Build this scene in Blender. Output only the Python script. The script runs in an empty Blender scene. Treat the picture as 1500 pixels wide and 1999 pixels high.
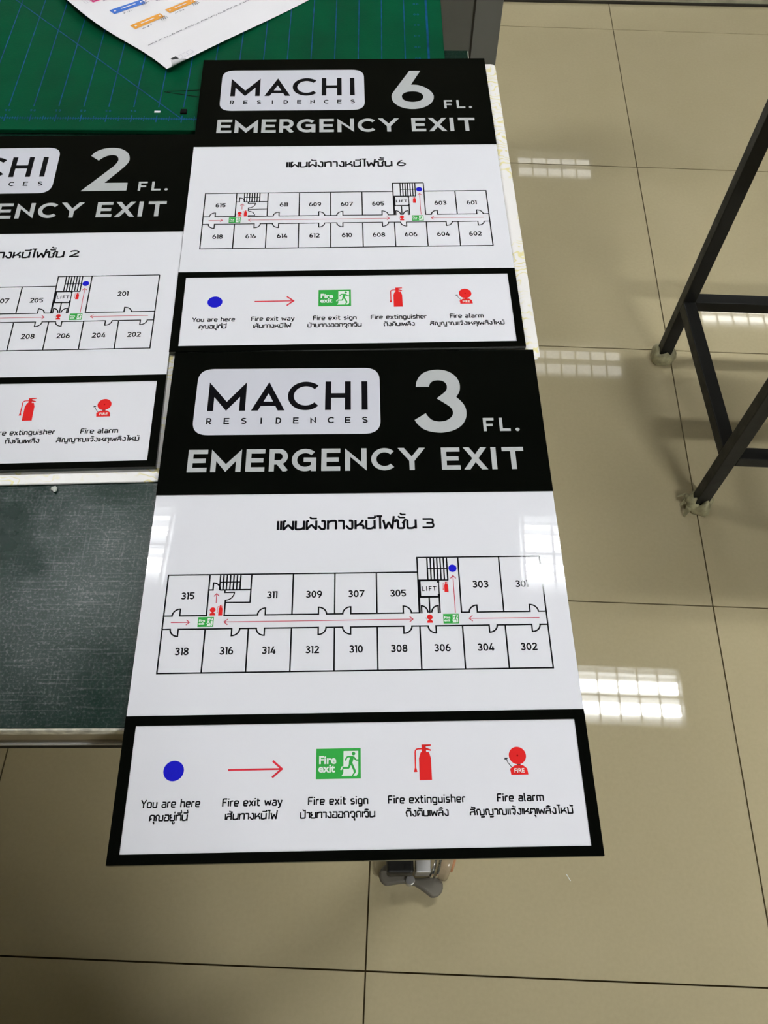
import bpy, bmesh, math, random
from mathutils import Vector, Matrix
random.seed(7)
sc = bpy.context.scene
COL = sc.collection

# ------------------------------------------------------------------ camera
cam_data = bpy.data.cameras.new('camera')
cam = bpy.data.objects.new('camera', cam_data); COL.objects.link(cam)
cam_data.sensor_fit = 'VERTICAL'; cam_data.sensor_height = 36.0
cam_data.lens = 1631.2 / 1999.0 * 36.0
cam_data.clip_start = 0.02
CM = Matrix(((0.99926, -0.037711, 0.007585), (0.036473, 0.86621, -0.498347), (0.012223, 0.498255, 0.866945)))
cam.matrix_world = Matrix.Translation((-0.58899, -2.42608, 1.38551)) @ CM.to_4x4()
sc.camera = cam

# ------------------------------------------------------------------ world, exposure
w = bpy.data.worlds.new('world'); sc.world = w; w.use_nodes = True
w.node_tree.nodes['Background'].inputs[0].default_value = (0.9, 0.95, 1.0, 1)
w.node_tree.nodes['Background'].inputs[1].default_value = 0.15
vs = sc.view_settings
vs.view_transform = 'Standard'; vs.look = 'None'; vs.gamma = 1.0; vs.use_curve_mapping = False
vs.exposure = 0.38
TUBE = 70.0                      # radiance of the ceiling tubes behind their louvres
sc.cycles.use_denoising = True
sc.cycles.max_bounces = 8; sc.cycles.diffuse_bounces = 5

# ------------------------------------------------------------------ materials
def nodes_of(name):
    m = bpy.data.materials.new(name); m.use_nodes = True
    return m, m.node_tree, m.node_tree.nodes['Principled BSDF']
def mat(name, col, rough=0.5, metal=0.0, spec=0.5, noise=0.0, nscale=30, bump=0.0, bscale=200, coat=0.0, trans=0.0, rvar=0.0):
    m, t, b = nodes_of(name)
    b.inputs['Base Color'].default_value = (*col, 1); b.inputs['Roughness'].default_value = rough
    b.inputs['Metallic'].default_value = metal; b.inputs['Specular IOR Level'].default_value = spec
    b.inputs['Coat Weight'].default_value = coat; b.inputs['Coat Roughness'].default_value = 0.03
    b.inputs['Transmission Weight'].default_value = trans
    if noise or bump or rvar:
        tc = t.nodes.new('ShaderNodeTexCoord')
    if noise or rvar:
        n = t.nodes.new('ShaderNodeTexNoise'); n.inputs['Scale'].default_value = nscale; n.inputs['Detail'].default_value = 6
        t.links.new(tc.outputs['Object'], n.inputs['Vector'])
    if noise:
        r = t.nodes.new('ShaderNodeMapRange'); r.inputs['From Min'].default_value = .3; r.inputs['From Max'].default_value = .7
        r.inputs['To Min'].default_value = 1 - noise; r.inputs['To Max'].default_value = 1 + noise
        t.links.new(n.outputs['Fac'], r.inputs['Value'])
        mx = t.nodes.new('ShaderNodeVectorMath'); mx.operation = 'SCALE'; mx.inputs[0].default_value = col
        t.links.new(r.outputs[0], mx.inputs['Scale']); t.links.new(mx.outputs[0], b.inputs['Base Color'])
    if rvar:
        r = t.nodes.new('ShaderNodeMapRange'); r.inputs['From Min'].default_value = .3; r.inputs['From Max'].default_value = .7
        r.inputs['To Min'].default_value = rough; r.inputs['To Max'].default_value = rough + rvar
        t.links.new(n.outputs['Fac'], r.inputs['Value']); t.links.new(r.outputs[0], b.inputs['Roughness'])
    if bump:
        n2 = t.nodes.new('ShaderNodeTexNoise'); n2.inputs['Scale'].default_value = bscale; n2.inputs['Detail'].default_value = 4
        t.links.new(tc.outputs['Object'], n2.inputs['Vector'])
        bp = t.nodes.new('ShaderNodeBump'); bp.inputs['Strength'].default_value = bump; bp.inputs['Distance'].default_value = .001
        t.links.new(n2.outputs['Fac'], bp.inputs['Height']); t.links.new(bp.outputs[0], b.inputs['Normal'])
    return m
def emit(name, col, s):
    m, t, b = nodes_of(name)
    b.inputs['Base Color'].default_value = (0, 0, 0, 1); b.inputs['Emission Color'].default_value = (*col, 1)
    b.inputs['Emission Strength'].default_value = s
    return m

def tile_material():
    m, t, b = nodes_of('polished_tile')
    g = t.nodes.new('ShaderNodeNewGeometry'); oi = t.nodes.new('ShaderNodeObjectInfo')
    n = t.nodes.new('ShaderNodeTexNoise'); n.inputs['Scale'].default_value = 5; n.inputs['Detail'].default_value = 3
    n2 = t.nodes.new('ShaderNodeTexNoise'); n2.inputs['Scale'].default_value = 160; n2.inputs['Detail'].default_value = 5
    t.links.new(g.outputs['Position'], n.inputs['Vector']); t.links.new(g.outputs['Position'], n2.inputs['Vector'])
    r = t.nodes.new('ShaderNodeMix'); r.data_type = 'RGBA'
    r.inputs[6].default_value = (.455, .388, .232, 1); r.inputs[7].default_value = (.50, .43, .27, 1)
    t.links.new(n.outputs['Fac'], r.inputs[0])
    a = t.nodes.new('ShaderNodeMath'); a.operation = 'MULTIPLY_ADD'; a.inputs[1].default_value = .12; a.inputs[2].default_value = .94
    t.links.new(n2.outputs['Fac'], a.inputs[0])
    a2 = t.nodes.new('ShaderNodeMath'); a2.operation = 'MULTIPLY_ADD'; a2.inputs[1].default_value = .05; a2.inputs[2].default_value = .975
    t.links.new(oi.outputs['Random'], a2.inputs[0])
    a3 = t.nodes.new('ShaderNodeMath'); a3.operation = 'MULTIPLY'
    t.links.new(a.outputs[0], a3.inputs[0]); t.links.new(a2.outputs[0], a3.inputs[1])
    v = t.nodes.new('ShaderNodeVectorMath'); v.operation = 'SCALE'
    t.links.new(r.outputs[2], v.inputs[0]); t.links.new(a3.outputs[0], v.inputs['Scale'])
    t.links.new(v.outputs[0], b.inputs['Base Color'])
    b.inputs['Roughness'].default_value = .022; b.inputs['Specular IOR Level'].default_value = .5
    bp = t.nodes.new('ShaderNodeBump'); bp.inputs['Strength'].default_value = .008; bp.inputs['Distance'].default_value = .002
    t.links.new(n.outputs['Fac'], bp.inputs['Height']); t.links.new(bp.outputs[0], b.inputs['Normal'])
    return m

def worn_mat_material():
    """dark green table surface, scratched and chalky with use"""
    m, t, b = nodes_of('worn_green_surface')
    tc = t.nodes.new('ShaderNodeTexCoord')
    def nz(scale, vec=(1, 1, 1), det=8, rough=.6):
        mp = t.nodes.new('ShaderNodeMapping'); mp.inputs['Scale'].default_value = vec
        n = t.nodes.new('ShaderNodeTexNoise'); n.inputs['Scale'].default_value = scale; n.inputs['Detail'].default_value = det
        n.inputs['Roughness'].default_value = rough
        t.links.new(tc.outputs['Object'], mp.inputs['Vector']); t.links.new(mp.outputs[0], n.inputs['Vector'])
        return n.outputs['Fac']
    def ramp(x, lo, hi, a=0., c=1.):
        r = t.nodes.new('ShaderNodeMapRange'); r.inputs['From Min'].default_value = lo; r.inputs['From Max'].default_value = hi
        r.inputs['To Min'].default_value = a; r.inputs['To Max'].default_value = c; t.links.new(x, r.inputs['Value']); return r.outputs[0]
    def mul(x, y, op='MULTIPLY'):
        k = t.nodes.new('ShaderNodeMath'); k.operation = op; t.links.new(x, k.inputs[0]); t.links.new(y, k.inputs[1]); return k.outputs[0]
    hscr = ramp(nz(20, (1, 26, 1)), .54, .70); vscr = ramp(nz(20, (26, 1, 1)), .58, .74)
    patch = ramp(nz(5, det=8, rough=.62), .33, .72); fine = ramp(nz(420, det=4), .5, .8)
    scr = mul(mul(mul(hscr, vscr, 'ADD'), fine, 'ADD'), patch)
    s2 = ramp(scr, .1, 2.2)
    mix = t.nodes.new('ShaderNodeMix'); mix.data_type = 'RGBA'
    mix.inputs[6].default_value = (.0035, .0165, .0105, 1); mix.inputs[7].default_value = (.022, .036, .028, 1)
    t.links.new(s2, mix.inputs[0]); t.links.new(mix.outputs[2], b.inputs['Base Color'])
    t.links.new(ramp(patch, 0, 1, .26, .34), b.inputs['Roughness'])
    t.links.new(ramp(mul(mul(scr, patch, 'ADD'), mul(fine, patch), 'ADD'), .25, 3.0, .04, .80), b.inputs['Specular IOR Level'])
    bp = t.nodes.new('ShaderNodeBump'); bp.inputs['Strength'].default_value = .10; bp.inputs['Distance'].default_value = .0003
    t.links.new(mul(scr, fine, 'ADD'), bp.inputs['Height']); t.links.new(bp.outputs[0], b.inputs['Normal'])
    return m

def board_material():
    """white film-wrapped foam board with faint yellow scrawled printing"""
    m, t, b = nodes_of('printed_board')
    tc = t.nodes.new('ShaderNodeTexCoord')
    wv = t.nodes.new('ShaderNodeTexWave'); wv.inputs['Scale'].default_value = 34; wv.inputs['Distortion'].default_value = 18
    wv.inputs['Detail'].default_value = 2; wv.inputs['Detail Scale'].default_value = 1.4; wv.bands_direction = 'Y'
    t.links.new(tc.outputs['Object'], wv.inputs['Vector'])
    n = t.nodes.new('ShaderNodeTexNoise'); n.inputs['Scale'].default_value = 16; t.links.new(tc.outputs['Object'], n.inputs['Vector'])
    r1 = t.nodes.new('ShaderNodeMapRange'); r1.inputs['From Min'].default_value = .8; r1.inputs['From Max'].default_value = .97; t.links.new(wv.outputs['Fac'], r1.inputs['Value'])
    r2 = t.nodes.new('ShaderNodeMapRange'); r2.inputs['From Min'].default_value = .47; r2.inputs['From Max'].default_value = .56; t.links.new(n.outputs['Fac'], r2.inputs['Value'])
    k = t.nodes.new('ShaderNodeMath'); k.operation = 'MULTIPLY'; t.links.new(r1.outputs[0], k.inputs[0]); t.links.new(r2.outputs[0], k.inputs[1])
    mix = t.nodes.new('ShaderNodeMix'); mix.data_type = 'RGBA'
    mix.inputs[6].default_value = (.86, .83, .80, 1); mix.inputs[7].default_value = (.80, .72, .36, 1)
    t.links.new(k.outputs[0], mix.inputs[0]); t.links.new(mix.outputs[2], b.inputs['Base Color'])
    b.inputs['Roughness'].default_value = .35
    return m

M = dict(
    tile=tile_material(), grout=mat('grout', (.10, .075, .035), .9, noise=.3, nscale=60),
    white=mat('white_acrylic', (.79, .785, .825), .01, spec=.45),
    black=mat('black_print', (.0012, .0016, .0012), .012, spec=.22),
    ink=mat('black_ink', (.004, .004, .006), .012, spec=.4),
    letter=mat('shade_greyed_letter', (.455, .465, .465), .012, spec=.45),  # white letters greyed: shadow inside their thin openings is put into the colour
    plate=mat('plate_white', (.62, .62, .68), .012, spec=.45),
    edge=mat('acrylic_edge', (.03, .035, .032), .15),
    red=mat('red_print', (.72, .022, .022), .03), redline=mat('red_line_print', (.66, .03, .05), .03),
    pinkred=mat('crimson_line_print', (.56, .05, .085), .03),
    blue=mat('blue_print', (.012, .012, .52), .03), green=mat('green_print', (.035, .36, .06), .03),
    signwhite=mat('pictogram_white', (.82, .86, .82), .03), dgrey=mat('striker_grey', (.05, .05, .055), .05), dkred=mat('dark_red_print', (.35, .005, .005), .05),
    worn=worn_mat_material(), cream=mat('cream_edge', (.80, .77, .64), .6, noise=.35, nscale=120),
    alu=mat('brushed_aluminium', (.55, .54, .52), .28, metal=1), rail=mat('rail_olive_plate', (.40, .34, .22), .4),  # rail face is plain olive below the cream edge
    railglint=mat('rail_glint_lip', (.92, .90, .88), .25),  # near-white colour stands in for the specular glint along the rail
    mat=mat('green_cutting_mat', (.0006, .056, .022), .6, spec=.03, noise=.16, nscale=14, bump=.2, bscale=500, rvar=.12),
    matline=mat('blue_mat_print', (.004, .05, .15), .5, spec=.05, noise=.4, nscale=60),
    board=board_material(), paper=mat('paper', (.80, .78, .80), .75, noise=.02, nscale=8),
    orange=mat('orange_print', (.78, .33, .03), .7), bluetag=mat('blue_tag_print', (.03, .14, .55), .7), pink=mat('pink_print', (.65, .03, .20), .7),
    pencil=mat('grey_text_print', (.10, .10, .13), .8), faint=mat('faint_line_print', (.5, .48, .55), .8),
    steel=mat('black_painted_steel', (.006, .006, .005), .42, spec=.32, noise=.4, nscale=40, rvar=.2),
    wrap=mat('cream_foam_wrap', (.36, .33, .19), .6, noise=.35, nscale=70, bump=.6, bscale=90),
    cabinet=mat('grey_powder_coat', (.14, .143, .125), .55, noise=.06, nscale=12, bump=.2, bscale=400),
    wall=mat('painted_wall', (.22, .22, .20), .8, noise=.03, nscale=4), ceil=mat('ceiling_board', (.27, .28, .28), .9),
    lampframe=mat('lamp_tray', (.75, .76, .76), .35), louvre=mat('louvre_metal', (.6, .6, .6), .3, metal=.8),
    rubber=mat('grey_rubber', (.135, .12, .09), .6), zinc=mat('zinc_plate', (.5, .49, .47), .35, metal=.7), chrome=mat('chrome', (.85, .85, .85), .08, metal=1),
    amber=mat('amber_wheel', (.55, .44, .28), .2, trans=.45, noise=.25, nscale=40), hub=mat('orange_hub', (.42, .19, .08), .4),
    kerb=mat('kerb_stone', (.44, .43, .29), .3, noise=.2, nscale=30), joint=mat('dark_joint', (.02, .016, .008), .8),
    wood=mat('plywood_top', (.35, .25, .15), .5, noise=.2, nscale=9), skin=mat('skin', (.42, .24, .16), .55), cloth=mat('dark_shirt', (.03, .035, .05), .9), denim=mat('dark_trousers', (.02, .022, .03), .9), hair=mat('black_hair', (.01, .009, .008), .6), scrap=mat('clear_scrap', (.55, .58, .52), .3), blackbit=mat('black_label', (.003, .003, .003), .9, spec=.08),
)
M['tube'] = emit('lit_tube', (.97, .99, 1.0), TUBE)
M['tube_soft'] = emit('lit_reflector', (.97, .99, 1.0), TUBE * .15)
M['tube_dim'] = emit('weak_tube', (1.0, .99, .95), TUBE * .05)
M['tube_mid'] = emit('older_tube', (1.0, .99, .95), TUBE * .15)
M['tube_rear'] = emit('rear_tube', (.97, .99, 1.0), TUBE * 2.3)

# ------------------------------------------------------------------ helpers
def new_obj(name, me, m=None, parent=None, loc=None, rot=None):
    o = bpy.data.objects.new(name, me); COL.objects.link(o)
    if m is not None:
        me.materials.clear(); me.materials.append(m)
    if parent is not None: o.parent = parent
    if loc is not None: o.location = loc
    if rot is not None: o.rotation_euler = rot
    return o
def thing(name, label, cat, loc=(0, 0, 0), rot=(0, 0, 0), group=None):
    o = bpy.data.objects.new(name, None); COL.objects.link(o); o.empty_display_size = .05
    o.location = loc; o.rotation_euler = rot; o['label'] = label; o['category'] = cat
    if group: o['group'] = group
    return o
def tag(o, label=None, cat=None, group=None, kind=None):
    for k, v in (('label', label), ('category', cat), ('group', group), ('kind', kind)):
        if v: o[k] = v
    return o
class MB:
    def __init__(s): s.v = []; s.f = []; s.dz = 0.0; s.k = 0
    def poly(s, pts, z=None):
        n = len(s.v)
        if z is not None: z += s.dz
        for p in pts: s.v.append((p[0], p[1], p[2] if z is None else z))
        s.f.append(tuple(range(n, n + len(pts))))
    def box(s, x0, x1, y0, y1, z0, z1):
        n = len(s.v)
        s.v += [(x0, y0, z0), (x1, y0, z0), (x1, y1, z0), (x0, y1, z0), (x0, y0, z1), (x1, y0, z1), (x1, y1, z1), (x0, y1, z1)]
        for f in ((3, 2, 1, 0), (4, 5, 6, 7), (0, 1, 5, 4), (1, 2, 6, 5), (2, 3, 7, 6), (3, 0, 4, 7)): s.f.append(tuple(n + i for i in f))
    def prism(s, pts, z0, z1):
        n = len(s.v); k = len(pts)
        s.v += [(p[0], p[1], z0) for p in pts] + [(p[0], p[1], z1) for p in pts]
        s.f.append(tuple(n + i for i in reversed(range(k)))); s.f.append(tuple(n + k + i for i in range(k)))
        for i in range(k): j = (i + 1) % k; s.f.append((n + i, n + j, n + k + j, n + k + i))
    def cyl(s, c, axis, r, h, seg=24, r2=None):
        """cylinder from point c along axis vector"""
        a = Vector(axis).normalized(); u = a.orthogonal().normalized(); w_ = a.cross(u); n = len(s.v); r2 = r if r2 is None else r2
        for q, rr in ((0, r), (h, r2)):
            for i in range(seg):
                t = 2 * math.pi * i / seg; s.v.append(tuple(Vector(c) + a * q + (u * math.cos(t) + w_ * math.sin(t)) * rr))
        s.f.append(tuple(n + i for i in reversed(range(seg)))); s.f.append(tuple(n + seg + i for i in range(seg)))
        for i in range(seg): j = (i + 1) % seg; s.f.append((n + i, n + j, n + seg + j, n + seg + i))
    def mesh(s, name='m', smooth=False, scale=1.0):
        me = bpy.data.meshes.new(name); me.from_pydata([(x * scale, y * scale, z * scale) for x, y, z in s.v], [], s.f); me.update()
        if smooth:
            for p in me.polygons: p.use_smooth = True
        return me
    def build(s, name, m, parent=None, bevel=0.0, smooth=False, scale=1.0, loc=None, rot=None, seg=2):
        me = s.mesh(name, smooth, scale)
        if bevel:
            bm = bmesh.new(); bm.from_mesh(me); bmesh.ops.remove_doubles(bm, verts=bm.verts, dist=1e-6)
            bmesh.ops.bevel(bm, geom=[e for e in bm.edges if e.is_manifold and e.calc_face_angle(0) > .6], offset=bevel, segments=seg, affect='EDGES', profile=.5)
            bm.to_mesh(me); bm.free()
        return new_obj(name, me, m, parent, loc, rot)

# ------------------------------------------------------------------ flat stroke lettering (all units mm)
def clip_y(pts, lo, hi):
    for sgn, lim in ((1, lo), (-1, hi)):
        out = []
        for i in range(len(pts)):
            a, b = pts[i], pts[(i + 1) % len(pts)]
            ia = (a[1] - lim) * sgn >= -1e-9; ib = (b[1] - lim) * sgn >= -1e-9
            if ia: out.append(a)
            if ia != ib:
                t = (lim - a[1]) / (b[1] - a[1]); out.append((a[0] + t * (b[0] - a[0]), lim))
        pts = out
        if len(pts) < 3: return []
    return pts
def ribbon(mb, pts, wd, z, clip=None, closed=False):
    """stroke of width wd along a polyline with mitred joints"""
    P = [Vector(p) for p in pts]
    Q = [P[0]]
    for p in P[1:]:
        if (p - Q[-1]).length > 1e-5: Q.append(p)
    P = Q; n = len(P)
    if n < 2: return
    mb.k = (mb.k + 1) % 6; mb.dz = mb.k * min(.012, wd * .02)      # crossing strokes never share a plane
    h = wd / 2; L = []; R = []
    for i in range(n):
        a = (P[i] - P[i - 1]) if (i > 0 or closed) else None
        b = (P[(i + 1) % n] - P[i]) if (i < n - 1 or closed) else None
        if a is None: a = b
        if b is None: b = a
        a = a.normalized(); b = b.normalized(); na = Vector((-a.y, a.x)); nb = Vector((-b.y, b.x))
        m_ = na + nb
        if m_.length < 1e-4: m_ = na
        m_.normalize(); k = h / max(.22, m_.dot(na)); L.append(P[i] + m_ * k); R.append(P[i] - m_ * k)
    for i in range(n if closed else n - 1):
        j = (i + 1) % n
        q = [tuple(R[i]), tuple(R[j]), tuple(L[j]), tuple(L[i])]
        if clip: q = clip_y(q, *clip)
        if len(q) >= 3: mb.poly(q, z)
    mb.dz = 0.0
def arc(cx, cy, rx, ry, a0, a1, n=18):
    return [(cx + rx * math.cos(math.radians(a0 + (a1 - a0) * i / n)), cy + ry * math.sin(math.radians(a0 + (a1 - a0) * i / n))) for i in range(n + 1)]
def rounded(pts, r, steps=(0, .33, .66, 1)):
    out = [pts[0]]
    for i in range(1, len(pts) - 1):
        a, b, c = Vector(pts[i - 1]), Vector(pts[i]), Vector(pts[i + 1])
        d1 = (a - b); d2 = (c - b); k = min(r, d1.length * .48, d2.length * .48)
        p = b + d1.normalized() * k; q_ = b + d2.normalized() * k
        for t in steps: out.append(tuple(p * (1 - t) ** 2 + b * 2 * t * (1 - t) + q_ * t * t))
    out.append(pts[-1]); return out
def glyph(mb, ch, x0, x1, y0, H, s, z):
    W = x1 - x0; h = s / 2; x = lambda t: x0 + t; y = lambda t: y0 + t
    rx, ry = W / 2 - h, H / 2 - h; cx, cy = x0 + W / 2, y0 + H / 2
    S = []
    if ch in 'I1' and ch == 'I': S = [[(cx, y0), (cx, y0 + H)]]
    elif ch == 'H': S = [[(x0 + h, y0), (x0 + h, y0 + H)], [(x1 - h, y0), (x1 - h, y0 + H)], [(x0 + h, cy), (x1 - h, cy)]]
    elif ch == 'E': S = [[(x0 + h, y0), (x0 + h, y0 + H)], [(x0 + h, y0 + h), (x1, y0 + h)], [(x0 + h, cy), (x1 - W * .08, cy)], [(x0 + h, y0 + H - h), (x1, y0 + H - h)]]
    elif ch == 'F': S = [[(x0 + h, y0), (x0 + h, y0 + H)], [(x0 + h, cy - h * .3), (x1 - W * .12, cy - h * .3)], [(x0 + h, y0 + H - h), (x1, y0 + H - h)]]
    elif ch == 'L': S = [[(x0 + h, y0 + H), (x0 + h, y0 + h), (x1, y0 + h)]]
    elif ch == 'T': S = [[(cx, y0), (cx, y0 + H)], [(x0, y0 + H - h), (x1, y0 + H - h)]]
    elif ch == 'X':
        d = s * .62; S = [[(x0 + d, y0 - .01), (x1 - d, y0 + H + .01)], [(x1 - d, y0 - .01), (x0 + d, y0 + H + .01)]]
        S = [[(x0 + d - (x1 - x0 - 2 * d) * .2, y0 - .2 * H), (x1 - d + (x1 - x0 - 2 * d) * .2, y0 + 1.2 * H)], [(x1 - d + (x1 - x0 - 2 * d) * .2, y0 - .2 * H), (x0 + d - (x1 - x0 - 2 * d) * .2, y0 + 1.2 * H)]]
    elif ch == 'Y':
        d = s * .62; my = y0 + H * .44; e = (cx - x0 - d) * .25; f = (y0 + H - my) * .25
        S = [[(x0 + d - e, y0 + H + f), (cx, my), (x1 - d + e, y0 + H + f)], [(cx, my), (cx, y0)]]
    elif ch == 'N':
        mb.poly([(x0, y0), (x0 + s, y0), (x0 + s, y0 + H * .62), (x1, y0), (x1, y0 + H), (x1 - s, y0 + H), (x1 - s, y0 + H * .38), (x0, y0 + H)], z); return
    elif ch == 'M':
        v = .31 + (s / H - .165) * 1.2
        mb.poly([(x0, y0), (x0 + s, y0), (x0 + s, y0 + H * .48), (cx, y0), (x1 - s, y0 + H * .48), (x1 - s, y0), (x1, y0), (x1, y0 + H), (cx, y0 + H * v), (x0, y0 + H)], z); return
    elif ch == 'A':
        t = W * .205; hi = .60
        q = [(x0, y0), (x0 + t, y0), (cx, y0 + H * hi), (cx, y0 + H)]
        mb.poly(q, z); mb.poly([(2 * cx - a, b) for a, b in reversed(q)], z)
        xi = lambda f: x0 + t * .9 + (cx - x0 - t) * f / hi
        mb.poly([(xi(.155), y0 + H * .155), (2 * cx - xi(.155), y0 + H * .155), (2 * cx - xi(.31), y0 + H * .31), (xi(.31), y0 + H * .31)], z + .012); return
    elif ch == 'C': S = [arc(x0 + H / 2, cy, H / 2 - h, ry, 44, 316, 36)]
    elif ch == 'G':
        S = [[p for p in arc(x0 + H / 2, cy, H / 2 - h, ry, 44, 318, 36) if p[0] < x1 - h * .2], [(x0 + H * .44, y0 + H * .505), (x1, y0 + H * .505)], [(x1 - h, y0 + H * .58), (x1 - h, y0)]]
    elif ch == 'D': S = [[(x0 + h, y0), (x0 + h, y0 + H)], [(x0 + h, y0 + h), (cx - W * .05, y0 + h)] + arc(cx - W * .05, cy, W * .55 - h, ry, -90, 90, 18) + [(x0 + h, y0 + H - h)]]
    elif ch == 'R': S = [[(x0 + h, y0), (x0 + h, y0 + H)], [(x0 + h, y0 + H * .40), (cx, y0 + H * .40)] + arc(cx, y0 + H * .7 - h / 2, W * .42 - h, H * .30 - h / 2, -90, 90, 14) + [(x0 + h, y0 + H - h)], [(cx - W * .02, y0 + H * .38), (x1 - s * .62, y0 - .01), ]]
    elif ch == 'P': S = [[(x0 + h, y0), (x0 + h, y0 + H)], [(x0 + h, y0 + H * .40), (cx, y0 + H * .40)] + arc(cx, y0 + H * .7 - h / 2, W * .42 - h, H * .30 - h / 2, -90, 90, 14) + [(x0 + h, y0 + H - h)]]
    elif ch == 'S': S = [arc(cx, y0 + H * .745 - h * .25, rx * .95, H * .255 - h * .75, 25, 270, 16) + arc(cx, y0 + H * .27 + h * .2, rx, H * .27 - h * .8, 90, -155, 16)]
    elif ch == '.':
        mb.poly(arc(cx, y0 + W / 2, W / 2, W / 2, 0, 360, 16)[:-1], z); return
    elif ch == '0': S = [arc(cx, cy, rx, ry, 0, 360, 28)]
    elif ch == '1': S = [[(x1 - h, y0), (x1 - h, y0 + H)], [(x0, y0 + H - h), (x1 - h, y0 + H - h)]]
    elif ch == '2':
        r = H * .29
        S = [arc(cx, y0 + H - r - 0, rx * .98, r - h, 165, -28, 18) + [(x0 + s * .7, y0 + h * .9)], [(x0 + h * .2, y0 + h), (x1, y0 + h)]]
    elif ch == '3':
        r = H * .27
        S = [arc(cx - W * .02, y0 + H - r, rx * .9, r - h, 155, -90, 18), arc(cx - W * .02, y0 + H * .285, rx, H * .285 - h, 90, -158, 20)]
        S[0] = arc(cx - W * .02, y0 + H - r, rx * .9, r - h, 155, -80, 18) + [(cx - W * .1, y0 + H - 2 * r + h)]
        S[1] = [(cx - W * .1, y0 + H * .57 - h)] + arc(cx - W * .02, y0 + H * .285, rx, H * .285 - h, 84, -158, 20)
    elif ch == '4': S = [[(x1 - W * .26, y0), (x1 - W * .26, y0 + H * .6)], [(x1, y0 + H * .24), (x0 + h, y0 + H * .24), (cx + W * .12, y0 + H + .2)]]
    elif ch == '5': S = [[(x1 - W * .06, y0 + H - h), (x0 + W * .17, y0 + H - h), (x0 + W * .12, y0 + H * .56), (cx, y0 + H * .62 - h * .1)] + arc(cx - W * .02, y0 + H * .32, rx * 1.0, H * .32 - h, 82, -150, 18)]
    elif ch == '6': S = [arc(cx, y0 + H * .33, rx, H * .33 - h, 0, 360, 28), [(x0 + h * 1.05, y0 + H * .40), (x0 + W * .22, y0 + H * .66), (x0 + W * .62, y0 + H + s * .2)]]
    elif ch == '7': S = [[(x0, y0 + H - h), (x1 - h * .6, y0 + H - h), (x0 + W * .28, y0 - .05 * H)]]
    elif ch == '8': S = [arc(cx, y0 + H * .28, rx, H * .28 - h, 0, 360, 24), arc(cx, y0 + H * .76 - h * .3, rx * .86, H * .24 - h * .7, 0, 360, 24)]
    elif ch == '9': S = [arc(cx, y0 + H * .67, rx, H * .33 - h, 0, 360, 28), [(x1 - h * 1.05, y0 + H * .60), (x1 - W * .22, y0 + H * .34), (x0 + W * .38, y0 - s * .2)]]
    for p in S: ribbon(mb, p, s, z, (y0, y0 + H))
def number(mb, txt, cx, y0, H, s, z, dw=None, gap=None):
    dw = dw or H * .68; gap = H * .075 if gap is None else gap
    ws = [dw * (.46 if c == '1' else 1.04) for c in txt]; x = cx - (sum(ws) + gap * (len(txt) - 1)) / 2
    for c, wd in zip(txt, ws): glyph(mb, c, x, x + wd, y0, H, s, z); x += wd + gap

BIG = {
 '3': [(234.1, 421.0, 1), (235.1, 427.6), (239.6, 435.8), (246.7, 440.4), (256.1, 441.9), (265.3, 440.0), (272.4, 434.3), (276.0, 426.6), (276.4, 420.3), (275.3, 414.5), (272.1, 408.6, 1), (276.8, 403.1), (280.0, 396.3), (280.6, 389.0), (279.0, 381.9), (275.0, 375.3), (268.4, 370.5), (261.2, 368.1), (254.5, 367.4), (246.1, 368.6), (239.1, 371.9), (234.0, 377.4), (231.5, 382.1, 1), (242.3, 389.8, 1), (244.2, 386.1), (247.6, 382.2), (251.6, 380.5), (255.6, 380.1), (261.0, 381.2), (265.7, 384.8), (267.9, 389.2), (267.2, 394.2), (263.8, 398.7), (253.4, 407.1, 1), (262.0, 415.2), (263.9, 420.4), (263.1, 425.0), (260.0, 428.0), (255.9, 428.9), (251.2, 428.1), (247.9, 425.0), (246.7, 421.0, 1)],
 '2': [(235.6, 429.5, 1), (239.5, 435.6), (244.3, 439.6), (251.0, 442.4), (259.5, 443.1), (267.6, 441.6), (274.5, 437.0), (278.8, 430.6), (280.4, 423.4), (279.9, 418.0), (277.4, 412.2), (273.5, 405.8), (267.0, 396.5), (257.0, 382.5, 1), (282.8, 382.3, 1), (282.8, 369.3, 1), (232.1, 369.3, 1), (232.3, 369.6, 1), (259.7, 405.5), (264.9, 413.0), (267.6, 420.1), (267.2, 424.9), (265.4, 428.3), (262.1, 430.1), (257.4, 430.1), (252.2, 427.8), (248.0, 424.0), (245.5, 420.9, 1)],
 '6': [(256.2, 441.8, 1), (270.0, 441.8, 1), (257.0, 414.4, 1), (265.9, 413.3), (273.8, 409.0), (280.1, 402.2), (283.2, 395.4), (283.7, 389.6), (281.9, 382.4), (276.7, 375.0), (267.9, 369.5), (257.7, 367.6), (247.4, 369.4), (239.2, 374.5), (234.2, 381.5), (232.4, 389.6), (233.0, 395.8), (235.4, 401.6, 1)],
}
HOLE6 = [(246.1, 396.0), (250.8, 399.9), (258.0, 401.4), (265.0, 400.0), (269.6, 396.0), (271.0, 391.2), (269.4, 386.0), (264.9, 382.4), (257.8, 381.0), (250.9, 382.3), (246.4, 386.0), (245.0, 391.1)]
def fill_loops(mb, loops, z):
    bm = bmesh.new(); ed = []
    for lp in loops:
        vs = [bm.verts.new((p[0], p[1], z)) for p in lp]; ed += [bm.edges.new((vs[i], vs[(i + 1) % len(vs)])) for i in range(len(vs))]
    bmesh.ops.triangle_fill(bm, edges=ed, use_beauty=True, normal=(0, 0, 1)); bm.verts.index_update(); n = len(mb.v)
    mb.v += [tuple(v.co) for v in bm.verts]; mb.f += [tuple(n + v.index for v in f.verts) for f in bm.faces]; bm.free()
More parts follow.
